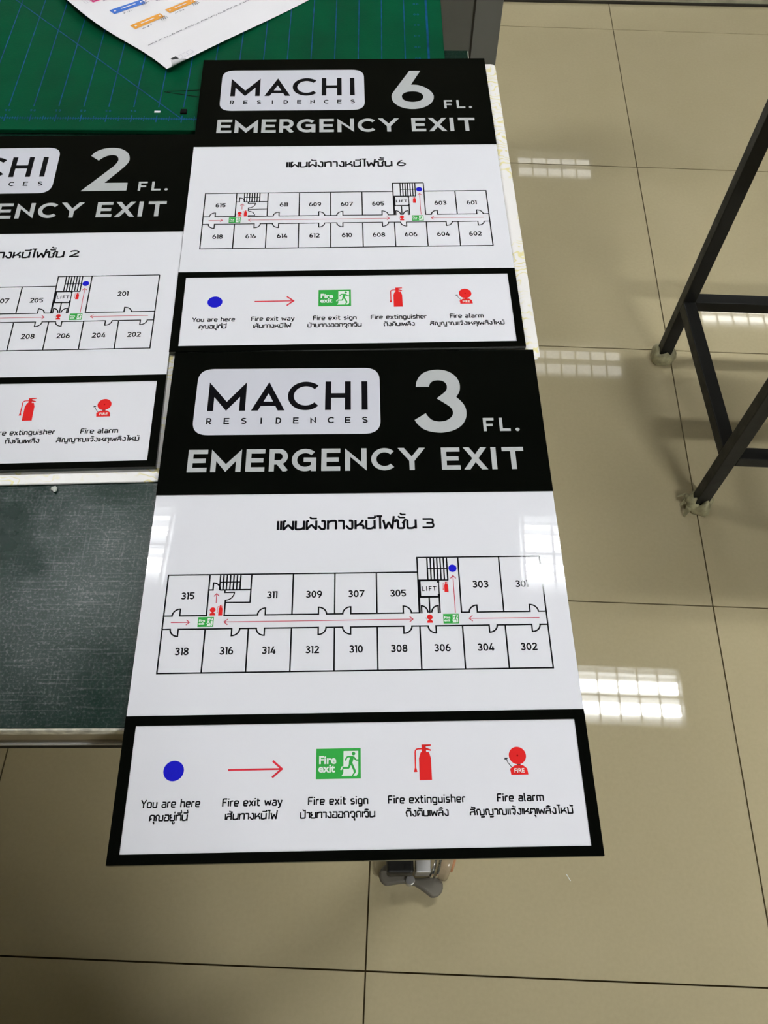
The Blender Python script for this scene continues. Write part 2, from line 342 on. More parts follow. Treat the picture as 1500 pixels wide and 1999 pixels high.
def smooth(pts):
    """Catmull-Rom through the soft points, corners kept"""
    n = len(pts); out = []
    for i in range(n):
        p1, p2 = pts[i], pts[(i + 1) % n]; out.append((p1[0], p1[1]))
        if len(p1) > 2 and len(p2) > 2: continue
        p0 = p1 if len(p1) > 2 else pts[i - 1]; p3 = p2 if len(p2) > 2 else pts[(i + 2) % n]
        for t in (.25, .5, .75):
            out.append(tuple(.5 * (2 * p1[k] + (p2[k] - p0[k]) * t + (2 * p0[k] - 5 * p1[k] + 4 * p2[k] - p3[k]) * t * t + (3 * p1[k] - p0[k] - 3 * p2[k] + p3[k]) * t ** 3) for k in (0, 1)))
    return out
# loopless Thai letters: strokes in a box one unit high
TH = {
 'เ': (.16, [[(.08, 1), (.08, 0)]]), 'แ': (.42, [[(.08, 1), (.08, 0)], [(.34, 1), (.34, 0)]]),
 'ผ': (.95, [[(.26, .95), (.06, .95), (.06, 0), (.45, .55), (.86, 0), (.86, 1)]]),
 'พ': (1.0, [[(.04, 1), (.22, 0), (.5, .75), (.78, 0), (.94, 1)]]),
 'ฟ': (1.0, [[(.04, 1), (.22, 0), (.5, .75), (.78, 0), (.94, 1.42)]]),
 'น': (.86, [[(.06, 1), (.06, .05), (.52, .05), (.76, .28)], [(.76, 1), (.76, 0)]]),
 'ม': (.9, [[(.0, .95), (.14, .95), (.14, .0)], [(.0, .05), (.14, .05), (.76, .05), (.76, 1)]]),
 'ท': (.86, [[(.08, 1), (.08, 0)], [(.08, .72), (.34, .95), (.76, .95), (.76, 0)]]),
 'ห': (.86, [[(.08, 1), (.08, 0)], [(.08, .3), (.5, .62), (.72, 1)], [(.4, .52), (.74, .4), (.76, 0)]]),
 'า': (.58, [[(.0, .95), (.48, .95), (.48, 0)]]),
 'ง': (.68, [[(.26, .95), (.56, .95), (.56, .05), (.26, .05), (.02, .42)]]),
 'ช': (.88, [[(.0, .7), (.0, .95), (.22, .95), (.22, .05), (.7, .05), (.7, .62), (.56, .72)], [(.66, .66), (.88, 1.08)]]),
 'ไ': (.46, [[(.0, 1.42), (.48, 1.42)], [(.30, 1.42), (.30, 0)]]),
 'ค': (.84, [[(.08, 0), (.08, .6), (.16, .95), (.66, .95), (.74, .75), (.74, 0)], [(.08, .15), (.36, .45)]]),
 'ด': (.84, [[(.1, 0), (.04, .6), (.16, .95), (.66, .95), (.74, .75), (.74, 0)], [(.1, .12), (.36, .5)]]),
 'ต': (.84, [[(.08, 0), (.06, .7), (.18, .97), (.4, .8), (.6, .97), (.74, .75), (.74, 0)], [(.08, .15), (.36, .45)]]),
 'ถ': (.84, [[(.12, 0), (.12, .45), (.04, .6), (.16, .95), (.62, .95), (.74, .78), (.74, 0)], [(.12, .05), (.28, .05)]]),
 'ก': (.84, [[(.12, 0), (.12, .52), (.02, .66), (.16, .95), (.62, .95), (.74, .78), (.74, 0)]]),
 'ณ': (1.2, [[(.12, 0), (.12, .52), (.02, .66), (.14, .95), (.44, .95), (.54, .78), (.54, .05), (1.08, .05), (1.08, 1)]]),
 'ญ': (1.2, [[(.12, 0), (.12, .52), (.02, .66), (.14, .95), (.44, .95), (.54, .78), (.54, .05), (1.08, .05), (1.08, 1)], [(.6, -.3), (1.08, -.3), (1.08, -.12)]]),
 'อ': (.78, [[(.3, .55), (.06, .55), (.06, .05), (.68, .05), (.68, .95), (.06, .95)]]),
 'ย': (.8, [[(.2, .95), (.05, .95), (.05, .6), (.25, .52), (.05, .45), (.05, .05), (.7, .05), (.7, 1)]]),
 'บ': (.82, [[(.06, 1), (.06, .05), (.72, .05), (.72, 1)]]), 'ป': (.82, [[(.06, 1), (.06, .05), (.72, .05), (.72, 1.42)]]),
 'ล': (.82, [[(.06, .9), (.2, .95), (.6, .95), (.7, .75), (.7, 0)], [(.7, .55), (.2, .55), (.06, .4), (.06, 0)]]),
 'ส': (.86, [[(.06, .9), (.2, .95), (.6, .95), (.7, .75), (.7, 0)], [(.7, .55), (.2, .55), (.06, .4), (.06, 0)], [(.55, .92), (.84, 1.2)]]),
 'จ': (.74, [[(.04, .88), (.2, .95), (.5, .95), (.64, .75), (.52, .05), (.34, .05), (.3, .4)]]),
 'ฉ': (.82, [[(.2, .65), (.06, .8), (.16, .95), (.6, .95), (.7, .75), (.7, .05), (.34, .05), (.3, .3)]]),
 ' ': (.4, []),
}
TM = {'ั': [[(-.62, 1.44), (-.54, 1.24), (-.04, 1.24)]], 'ิ': [[(-.68, 1.24), (-.06, 1.24)], [(-.56, 1.3), (-.2, 1.34)]],
      'ี': [[(-.68, 1.24), (-.06, 1.24)], [(-.06, 1.2), (-.06, 1.5)]],
      '้': [[(-.46, 1.48), (-.38, 1.28), (.0, 1.28)]], '่': [[(-.12, 1.2), (-.12, 1.5)]],
      'ุ': [[(-.28, -.2), (-.1, -.2), (-.1, -.52)]], 'ู': [[(-.44, -.18), (-.34, -.2), (-.34, -.48), (-.1, -.48), (-.1, -.18)]]}
def thai(mb, txt, x0, x1, y0, H, s, z):
    tot = sum(TH[c][0] + .07 for c in txt if c in TH); k = (x1 - x0) / tot; x = 0; prev = ''
    f = lambda p, up=0: (x0 + (x + p[0]) * k, y0 + (p[1] + up) * H)
    for c in txt:
        if c in TH:
            for st in TH[c][1]: ribbon(mb, rounded([f(p) for p in st], H * .13), s, z)
            x += TH[c][0] + .07
        else:
            up = .30 if (c in '้่' and prev in 'ัิี') else 0
            x -= .07
            for st in TM[c]: ribbon(mb, rounded([f(p, up) for p in st], H * .08), s * .85, z)
            x += .07
        prev = c

LT = {
 'o': (.56, [[(.27, .05), (.5, .05), (.5, .67), (.05, .67), (.05, .05), (.28, .05)]]), 'a': (.55, [[(.06, .67), (.48, .67), (.48, 0)], [(.48, .38), (.05, .38), (.05, .05), (.48, .05)]]),
 'e': (.56, [[(.48, .05), (.05, .05), (.05, .67), (.5, .67), (.5, .34), (.05, .34)]]), 'r': (.38, [[(.05, 0), (.05, .67), (.36, .67)]]),
 'i': (.16, [[(.07, 0), (.07, .7)], [(.07, .86), (.07, 1.0)]]), 'x': (.54, [[(.03, .71), (.5, 0)], [(.5, .71), (.03, 0)]]),
 't': (.40, [[(.13, .94), (.13, .05), (.38, .05)], [(.0, .67), (.38, .67)]]), 'w': (.80, [[(.02, .71), (.18, .03), (.39, .62), (.6, .03), (.76, .71)]]),
 'y': (.54, [[(.02, .71), (.27, .05)], [(.5, .71), (.22, -.22), (.04, -.22)]]), 's': (.50, [[(.44, .67), (.06, .67), (.06, .38), (.44, .34), (.44, .05), (.03, .05)]]),
 'g': (.56, [[(.48, .05), (.05, .05), (.05, .67), (.49, .67), (.49, -.22), (.08, -.22)]]), 'n': (.56, [[(.06, 0), (.06, .71)], [(.06, .67), (.49, .67), (.49, 0)]]),
 'u': (.56, [[(.06, .71), (.06, .05), (.49, .05)], [(.49, .71), (.49, 0)]]), 'h': (.56, [[(.06, 0), (.06, 1.04)], [(.06, .67), (.49, .67), (.49, 0)]]),
 'l': (.24, [[(.06, 1.04), (.06, .05), (.2, .05)]]), 'm': (.86, [[(.06, 0), (.06, .71)], [(.06, .67), (.42, .67), (.42, 0)], [(.42, .67), (.79, .67), (.79, 0)]]),
 'Y': (.62, [[(.0, 1), (.3, .46), (.6, 1)], [(.3, .46), (.3, 0)]]), 'F': (.56, [[(.06, 0), (.06, .95), (.54, .95)], [(.06, .5), (.47, .5)]]), ' ': (.34, []),
}
def caption(mb, txt, x0, x1, y0, H, s, z):
    gap = .10; k = (x1 - x0) / (sum(LT[c][0] + gap for c in txt) - gap); x = 0
    for c in txt:
        for st in LT[c][1]: ribbon(mb, rounded([(x0 + (x + p[0]) * k, y0 + p[1] * H) for p in st], H * .15), s, z)
        x += LT[c][0] + gap
_tc = {}
def latin(mb, txt, x0, x1, y0, cap, z, bold=0.0):
    """built-in typeface, baseline y0, capitals cap high, stretched to run from x0 to x1"""
    key = (txt, bold)
    if key not in _tc:
        c = bpy.data.curves.new('t', 'FONT'); c.body = txt; c.size = 1; c.offset = bold; c.resolution_u = 3
        o = bpy.data.objects.new('t', c); COL.objects.link(o)
        dg = bpy.context.evaluated_depsgraph_get(); dg.update()
        me = bpy.data.meshes.new_from_object(o.evaluated_get(dg))
        _tc[key] = ([tuple(v.co) for v in me.vertices], [tuple(p.vertices) for p in me.polygons])
        bpy.data.objects.remove(o); bpy.data.curves.remove(c); bpy.data.meshes.remove(me)
    V, F = _tc[key]
    lo = min(v[0] for v in V); hi = max(v[0] for v in V); kx = (x1 - x0) / (hi - lo); ky = cap / .69; n = len(mb.v)
    mb.v += [(x0 + (v[0] - lo) * kx, y0 + v[1] * ky, z) for v in V]; mb.f += [tuple(n + i for i in f) for f in F]

# ------------------------------------------------------------------ room shell
ZC = 2.74
def structure(o): o['kind'] = 'structure'; return o
b = MB(); b.box(-4.2, 3.6, -5.4, 4.8, -.08, -.004)
floor = structure(b.build('floor', M['grout']))
b = MB(); b.box(-.2988, .2988, -.2988, .2988, -.004, 0); tile0 = b.mesh('tile')
for i in range(-7, 6):
    for j in range(-9, 8):
        new_obj('tile', tile0, M['tile'], floor, (i * .6 + .3, j * .6 + .3, 0))
b = MB(); b.box(-4.2, 3.6, -5.4, 4.8, ZC, ZC + .1)
ceiling = structure(b.build('ceiling', M['ceil']))
for nm, bx in (('wall_back', (-4.3, 3.7, 4.8, 4.9)), ('wall_front', (-4.3, 3.7, -5.5, -5.4)), ('wall_left', (-4.3, -4.2, -5.4, 4.8)), ('wall_right', (3.6, 3.7, -5.4, 4.8))):
    b = MB(); b.box(*bx, -.08, ZC + .1); structure(b.build(nm, M['wall']))
# low stone threshold across the floor beyond the tables, with a dark joint at its foot
b = MB(); b.box(-2.2, 2.6, 0, .16, 0, .022)
structure(b.build('trim_1', M['kerb'], bevel=.003, loc=(.0, .1385, 0), rot=(0, 0, .021)))
b = MB(); b.box(-2.2, 2.6, -.008, .0, 0, .005)
structure(b.build('trim_2', M['joint'], loc=(.0, .1385, 0), rot=(0, 0, .021)))

# ------------------------------------------------------------------ ceiling lamps
def lamp(x0, x1, yc, label, rows=((-.060, .028), (.052, .028)), m='tube', soft=True):
    L = x1 - x0
    t = thing('ceiling_lamp', label, 'lamp', (x0, yc, ZC), group='louvred ceiling lamps')
    zb = -.045
    b = MB(); b.box(-.02, L + .02, -.155, .155, -.006, -.001)
    for y0, y1 in ((-.158, -.150), (.150, .158), (-.004, .004)): b.box(-.02, L + .02, y0, y1, zb, -.004)
    for xx in (-.02, L + .015): b.box(xx, xx + .005, -.155, .155, zb, -.004)
    b.build('tray', M['lampframe'], t)
    for yy, hw in rows:
        b = MB(); b.box(0, L, yy - hw - .003, yy - .0035, -.03, -.024); b.box(0, L, yy + .0035, yy + hw + .003, -.03, -.024)
        b.build('tube', M[m], t)
    if soft:
        b = MB(); b.box(0, L, .108, .122, -.026, -.022); b.box(0, L, -.022, -.008, -.026, -.022)
        b.build('reflector', M['tube_soft'], t)
    b = MB(); n = int(round(L / .1))
    for i in range(n + 1):
        xx = i * L / n; b.box(xx - .004, xx + .004, -.15, .15, zb, -.031)
    b.build('louvre', M['louvre'], t)
lamp(-.12, .90, -1.09, 'louvred ceiling lamp above the right side, mirrored in the sign marked 3', ((-.062, .025), (.052, .025)))
lamp(-2.38, -1.36, -1.11, 'louvred ceiling lamp above the left side, mirrored in the table surface', ((-.071, .023), (.061, .013)))
lamp(1.40, 2.42, 1.52, 'louvred ceiling lamp beyond the steel stand, mirrored under its rail', ((-.030, .015), (.020, .008)), 'tube_mid')
lamp(.26, .83, 1.08, 'short weak ceiling lamp beyond the tables', m='tube_dim', soft=False)
lamp(.26, .80, 2.95, 'short weak ceiling lamp farthest from the tables', m='tube_dim', soft=False)
lamp(-2.6, -1.4, 3.0, 'louvred ceiling lamp at the far left of the room')
lamp(-4.0, -2.9, 3.0, 'added louvred lamp, unseen, at the far left corner of the room')  # added to brighten the floor below the table's front edge
lamp(-2.6, -1.4, 4.4, 'added louvred lamp, unseen, against the far wall')  # another added lamp, its low light reaches in beneath the table
lamp(.5, 1.5, -4.3, 'louvred ceiling lamp behind the photographer', m='tube_rear')

# ------------------------------------------------------------------ work table (own frame turned by PHI)
PHI = .043
def uv(u, v, z=0): c, s = math.cos(PHI), math.sin(PHI); return (u * c - v * s, u * s + v * c, z)
UR, VF, VB = -.569, -2.224, -1.344
TT = .7475
TU0 = -2.05
table = thing('work_table', 'work table with scratched dark green top, cream edge and metal rail, on casters', 'table', (0, 0, 0), (0, 0, PHI))
b = MB(); b.box(TU0, UR - .0012, VF + .002, VB, TT - .003, TT); b.build('table_surface', M['worn'], table)
b = MB(); b.box(TU0, UR, VF, VB + .001, TT - .012, TT - .0008); b.build('core_board', M['cream'], table, bevel=.0008, seg=1)
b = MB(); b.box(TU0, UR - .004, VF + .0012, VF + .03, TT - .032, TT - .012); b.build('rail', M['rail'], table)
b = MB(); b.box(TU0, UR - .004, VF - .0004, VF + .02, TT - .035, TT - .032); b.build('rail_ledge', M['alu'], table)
b = MB(); b.box(TU0, UR - .004, VF - .0016, VF + .01, TT - .0385, TT - .035); b.build('rail_lip', M['railglint'], table, bevel=.0008)
b = MB(); b.box(TU0, UR - .004, VF - .0006, VF + .02, TT - .053, TT - .0386); b.build('lower_rail', M['steel'], table, bevel=.002)
b = MB(); b.box(TU0 + .03, UR - .03, VF + .03, VF + .06, TT - .09, TT - .013); b.box(TU0 + .03, UR - .03, VB - .06, VB - .03, TT - .09, TT - .013); b.box(UR - .06, UR - .03, VF + .03, VB - .03, TT - .09, TT - .013)
b.build('apron', M['steel'], table)
for u, v in ((UR - .05, VF + .035), (UR - .05, VB - .05), (TU0 + .06, VF + .035), (TU0 + .06, VB - .05)):
    b = MB(); b.box(u - .02, u + .02, v - .02, v + .02, .105, TT - .012); b.build('leg', M['steel'], table, bevel=.002)

def caster(u, v, detailed):
    cs = bpy.data.objects.new('caster', None); COL.objects.link(cs); cs.parent = table; cs.location = (u, v, 0)
    b = MB(); b.box(-.030, .030, -.028, .028, .099, .105); b.build('mounting_plate', M['zinc'], cs, bevel=.001)
    b = MB(); b.cyl((0, 0, .082), (0, 0, 1), .021, .017, 28); b.build('swivel_ring', M['chrome'], cs, bevel=.002)
    return cs
cr = caster(UR - .05, VF + .035, True)
for u, v in ((UR - .05, VB - .05), (TU0 + .06, VF + .035), (TU0 + .06, VB - .05)):
    c2 = caster(u, v, False)
    b = MB(); b.cyl((-.012, 0, .032), (1, 0, 0), .032, .024, 28); b.build('wheel', M['rubber'], c2, bevel=.003)
    b = MB(); b.box(-.018, -.014, -.014, .014, .03, .084); b.box(.014, .018, -.014, .014, .03, .084); b.box(-.018, .018, -.014, .014, .08, .084); b.build('fork', M['zinc'], c2)
# front right caster: black housing, zinc cheek, chrome ring, amber wheel and grey twin-lobed brake pedal
def at_world(p, o): return (uv_inv(p[0], p[1])[0] - o.location.x, uv_inv(p[0], p[1])[1] - o.location.y, p[2])
def uv_inv(x, y): c, s = math.cos(PHI), math.sin(PHI); return (x * c + y * s, -x * s + y * c)
def W(x, y, z): return at_world((x, y, z), cr)
b = MB(); p = W(-.549, -2.262, 0); b.box(p[0] - .026, p[0] + .013, p[1] - .014, p[1] + .03, .040, .083); b.build('housing', M['steel'], cr, bevel=.004)
b = MB(); p = W(-.520, -2.262, 0); b.box(p[0] - .013, p[0] + .009, p[1] - .012, p[1] + .02, .036, .084); b.build('cheek', M['zinc'], cr, bevel=.0015)
for k in (0, 1):
    b = MB(); p = W(-.507 + k * .007, -2.262, .05); b.cyl((p[0], p[1] + .002, .05), (1, -.25, -.1), .018, .0035, 28); b.build('chrome_ring', M['chrome'], cr, bevel=.001)
b = MB(); p = W(-.483, -2.247, .03); b.cyl((p[0] - .010, p[1], .031), (1, -.35, 0), .029, .018, 32); b.build('wheel', M['amber'], cr, bevel=.006, smooth=True, seg=3)
b = MB(); b.cyl((p[0] - .014, p[1], .031), (1, -.35, 0), .012, .026, 20); b.build('wheel_hub', M['hub'], cr, bevel=.002)
b = MB()
A, B_ = Vector(W(-.5735, -2.2722, 0)[:2]), Vector(W(-.5010, -2.2865, 0)[:2]); d = (B_ - A); L_ = d.length; d.normalize(); nn = Vector((-d.y, d.x)); top = []; bot = []
for i in range(65):
    t = i / 64; e = abs(2 * t - 1); r = .0055 + .0100 * max(0, (min(e, .7) - .15) / .55) ** 1.2
    if e > .66: r *= math.sqrt(max(0.0, 1 - ((e - .66) / .34) ** 2))
    c = A - d * .012 + d * (L_ + .024) * t; top.append(tuple(c + nn * r)); bot.append(tuple(c - nn * r))
top = top[:-1]; b.prism(bot + list(reversed(top[1:])), .016, .030); b.build('brake_pedal', M['rubber'], cr, bevel=.004, smooth=False, seg=3)
b = MB(); c = A + d * L_ * .48; b.cyl((c.x, c.y, .008), (0, 0, 1), .007, .026, 18); b.build('pedal_bolt', M['zinc'], cr, bevel=.001)
b = MB(); c = A + d * L_ * .30; b.cyl((c.x, c.y + .006, .02), (0, 0, 1), .0035, .022, 12); b.build('pedal_pin', M['chrome'], cr)

# far table under the cutting mat
far = thing('side_table', 'second table butted behind the work table, hidden under the bright green mat', 'table', (0, 0, 0), (0, 0, PHI))
b = MB(); b.box(TU0, -.612, VB + .004, -.90, TT - .02, TT); b.build('table_top', M['cream'], far, bevel=.001)
for u in (TU0 + .06, -.66):
    for v in (VB + .05, -.95):
        b = MB(); b.box(u - .02, u + .02, v - .02, v + .02, 0, TT - .02); b.build('leg', M['steel'], far)

# cutting mat
MZ = TT + .0055; MR, MF = -.601, -1.5166
cm = thing('cutting_mat', 'bright green cutting mat with blue ruler lines at the far end of the table', 'mat', (0, 0, 0), (0, 0, PHI))
b = MB(); b.box(-1.75, MR, MF, -.91, TT + .0001, MZ); b.build('mat_body', M['mat'], cm, bevel=.0006, seg=1)
b = MB(); zz = MZ + .0002; P = .0299; U0 = -.6213; RV = -1.4955
def line(b, u0, v0, u1, v1, wd, z=zz): ribbon(b, [(u0, v0), (u1, v1)], wd, z)
line(b, U0, RV - .004, U0, -.93, .0028)
for i in range(1, 38): line(b, U0 - i * P, RV + .022, U0 - i * P, -.93, .0013)
line(b, U0 - 10 * P, RV, U0 - 28 * P, RV + 18 * P, .0014)
b.build('grid_lines', M['matline'], cm)
b = MB(); line(b, U0, RV, U0 - 37 * P, RV, .0011)
for i in range(0, 371):
    k = .0065 if i % 10 == 0 else (.0045 if i % 5 == 0 else .0022); line(b, U0 - i * P / 10, RV - k, U0 - i * P / 10, RV + k, .0014 if i % 10 == 0 else .0008)
b.build('ruler_ticks', M['matline'], cm)
b = MB()
for i in list(range(11, 38)):
    for dx in (-.0028, .0014): glyph(b, '0' if dx > 0 else '5', U0 - i * P + dx, U0 - i * P + dx + .0024, RV + .0125, .0038, .0007, zz)
for j in range(0, 17):
    vv = -1.373 + .0245 * j
    for q in range(2): glyph(b, '0', U0 - .0175 + q * .0045, U0 - .0145 + q * .0045, vv, .004, .0008, zz)
b.build('ruler_numbers', M['matline'], cm)
b = MB(); b.box(U0 - 11 * P - .004, U0 - 11 * P + .003, RV + .0115, RV + .0145, MZ, MZ + .0006); tag(b.build('white_label', M['paper'], cm), 'small white worn label')
b = MB(); b.box(U0 - 9.95 * P - .004, U0 - 9.95 * P + .0035, RV + .009, RV + .0165, MZ, MZ + .002); tag(b.build('black_label', M['blackbit'], cm), 'small black label')
b = MB()
for a, c_ in (((U0 - 10.9 * P, RV + .052), (U0 - 8.5 * P, RV + .036)), ((U0 - 10.8 * P, RV + .053), (U0 - 8.6 * P, RV + .058))): ribbon(b, [a, c_], .0012, zz)
b.build('knife_cut', M['blackbit'], cm)

# grey cabinet just past the table end
cb = thing('cabinet', 'dark grey steel cabinet standing on the floor behind the corner of the mat', 'cabinet')
b = MB(); b.prism([(-.590, -1.0), (-.479, -1.0), (-.432, -.985), (-.432, -.62), (-.590, -.62)], .0, .70); b.build('cabinet_body', M['cabinet'], cb, bevel=.0015)
b = MB(); b.box(-.4815, -.4785, -1.0015, -1.0, .01, .69); b.build('panel_joint', M['joint'], cb)
b = MB(); b.prism([(-.593, -1.004), (-.478, -1.004), (-.429, -.988), (-.429, -.617), (-.593, -.617)], .70, .712); b.build('cabinet_top', M['cabinet'], cb, bevel=.002)

# ------------------------------------------------------------------ backing boards
K = .995e-3
def board(x, y, z, rot, W_, L_, label):
    r = rounded([(W_ / 2, 0), (W_, 0), (W_, L_), (0, L_), (0, 0), (W_ / 2, 0)], .006)[:-1]
    b = MB(); b.prism(r, 0, .0020)
    o = b.build('backing_board', M['board'], None, bevel=.0005, seg=1); o.location = (x, y, z); o.rotation_euler = rot
    tag(o, label, 'board', 'white backing boards under the signs'); return o
def place(x, y, th, a, b_): c, s = math.cos(th), math.sin(th); return (x + a * c - b_ * s, y + a * s + b_ * c)
SX6, SX2, SX3 = (-.81079, -1.89234, .06774), (-1.15001, -2.05068, .07271), (-.77824, -2.35638, .05627)
TILT6 = .01566
bx, by = place(*SX6, .003, -.0125)
board(bx, by, TT + .0001 - .0125 * 0, (TILT6, 0, SX6[2]), .361, .472, 'white board with yellow scrawl print sticking out right of the sign marked 6')
bx, by = place(*SX2, -.006, -.0125)
board(bx, by, TT + .0001, (0, 0, SX2[2]), .3625, .468, 'white board with yellow scrawl print peeking out below the sign marked 2')

# ------------------------------------------------------------------ the signs
SW, SL = 352.0, 466.4
XS = [19.5, 54.2, 89.0, 123.8, 158.6, 193.3, 228.0, 262.7, 297.5, 332.4]
YB, YL, YU, YT, YR = 139.6, 176.5, 188.1, 225.0, 238.7
def seg(b, p, wd, z): ribbon(b, p, wd, z)
def swing(b, hx, ox, yw, dirn, wd, z, r=6.1):
    """door leaf standing at hx and its swing to ox on the wall line yw"""
    sg = 1 if ox > hx else -1; w_ = abs(ox - hx)
    seg(b, [(hx, yw - dirn * wd * .5), (hx, yw + dirn * r), (hx + sg * .6, yw + dirn * r)] + [(hx + sg * w_ * math.sin(t), yw + dirn * r * math.cos(t)) for t in [i * math.pi / 16 for i in range(1, 9)]], wd, z)
def wall_line(b, x0, x1, y, gaps, wd, z):
    cur = x0
    for a, c in sorted(gaps):
        seg(b, [(cur, y), (a + wd * .5, y)], wd, z); cur = c - wd * .5
    seg(b, [(cur, y), (x1, y)], wd, z)
def arrow(b, p0, p1, wd, z, head, both=False):
    a, c = Vector(p0), Vector(p1); d = (c - a).normalized(); n = Vector((-d.y, d.x))
    seg(b, [tuple(a), tuple(c)], wd, z)
    for tip, dd in ((c, d),) + (((a, -d),) if both else ()):
        seg(b, [tuple(tip - dd * head + n * head * .88), tuple(tip), tuple(tip - dd * head - n * head * .88)], wd * 1.15, z)
def extinguisher(b, cx, y0, k, z):
    f = lambda px, py: (cx + px * k, y0 + py * k)
    b.poly([f(-4.6, 0), f(4.6, 0), f(4.5, 16), f(3.2, 20.6), f(-3.0, 20.6), f(-4.5, 16)], z)
    b.poly([f(-2.2, 20.4), f(1.2, 20.4), f(.9, 26.2), f(-2.2, 26.2)], z)
    b.poly([f(.5, 24.6), f(4.9, 25.2), f(4.8, 26.2), f(.5, 26.2)], z)
    b.poly([f(.6, 22.3), f(4.7, 21.3), f(4.8, 22.4), f(.6, 24.0)], z)
    ribbon(b, rounded([f(-1.8, 23), f(-7.2, 23), f(-7.3, 9)], 3 * k), 1.0 * k, z)
    b.poly([f(-8.6, 6), f(-6.0, 6), f(-6.7, 9), f(-7.9, 9)], z)
def alarm(pa, cx, y0, k, z, full):
    f = lambda px, py: (cx + px * k, y0 + py * k)
    b = MB(); b.poly([f(6.5 * math.cos(t * math.pi / 20), 14 + 6.5 * math.sin(t * math.pi / 20)) for t in range(40)], z)
    b.poly([f(-5.9, 0), f(6.9, 0), f(6.4, 4.4), f(3.5, 6.9), f(-2.6, 6.9), f(-6.4, 4.4)], z)
    b.poly([f(-1.3, 6.5), f(1.8, 6.5), f(1.8, 8.2), f(-1.3, 8.2)], z) if not full else None
    b.build('alarm_bell', M['red'], pa, scale=K)
    b = MB(); ribbon(b, [f(-5.0, 5.4), f(-7.6, 9), f(-8.6, 11.6)], .55 * k, z); b.poly([f(-9.9, 11), f(-7.6, 11.6), f(-7.6, 12.7), f(-9.9, 12.6)], z)
    if full: b.poly([f(-1.2, 6.4), f(2.0, 6.4), f(1.5, 8.4), f(-1.0, 8.4)], z - .02)
    b.build('bell_striker', M['dgrey'], pa, scale=K)
    if full:
        b = MB(); b.poly([f(.7 * math.cos(t), 14 + .7 * math.sin(t)) for t in [i * math.pi / 6 for i in range(12)]], z + .05); b.build('bell_centre', M['dkred'], pa, scale=K)
        b = MB(); latin(b, 'FIRE', cx - 3.3 * k, cx + 4.2 * k, y0 + 1.6 * k, 3.0 * k, z + .05, .02); b.build('bell_lettering', M['signwhite'], pa, scale=K)
def exit_sign(pa, x0, y0, k, z, text=True):
    f = lambda px, py: (x0 + px * k, y0 + py * k)      # 33.3 wide, 22.3 high
    b = MB(); b.poly([f(0, 0), f(33.3, 0), f(33.3, 22.3), f(0, 22.3)], z); b.build('green_panel', M['green'], pa, scale=K)
    b = MB(); b.poly([f(19.0, 2.0), f(30.2, 2.0), f(31.4, 4.2), f(31.4, 20.3), f(20.4, 20.3), f(20.3, 4.2)], z + .05)
    b.poly([f(18.0, 6.6), f(19.2, 9.0), f(20.6, 9.2), f(20.3, 7.4), f(18.6, 6.2)], z + .05)
    if text:
        latin(b, 'Fire', *[x0 + t * k for t in (2.2, 15.0)], y0 + 11.2 * k, 5.6 * k, z + .05, .03)
        latin(b, 'exit', *[x0 + t * k for t in (1.8, 14.2)], y0 + 5.0 * k, 5.6 * k, z + .05, .03)
    b.build('white_doorway_and_lettering', M['signwhite'], pa, scale=K)
    b = MB(); zz_ = z + .1
    b.poly([f(27.9 + 1.35 * math.cos(t), 18.3 + 1.35 * math.sin(t)) for t in [i * math.pi / 8 for i in range(16)]], zz_)
    b.poly([f(23.2, 16.3), f(27.3, 16.6), f(28.4, 15.8), f(27.2, 12.0), f(26.6, 10.6), f(24.4, 10.8), f(24.6, 13.2), f(25.2, 15.3)], zz_)
    for p, w_ in (([(25.6, 16.1), (23.2, 16.0), (21.6, 13.3)], 1.1), ([(27.9, 16.1), (29.6, 13.5), (31.6, 13.5)], 1.1), ([(25.6, 11.8), (24.4, 7.9), (19.6, 7.9)], 1.5), ([(26.0, 11.8), (29.0, 5.2), (28.4, 4.4)], 1.6), ([(29.2, 4.8), (28.2, 3.6), (27.0, 2.0)], 1.0)):
        ribbon(b, rounded([f(*q) for q in p], .7 * k), w_ * k, zz_)
    b.build('running_figure', M['green'], pa, scale=K)

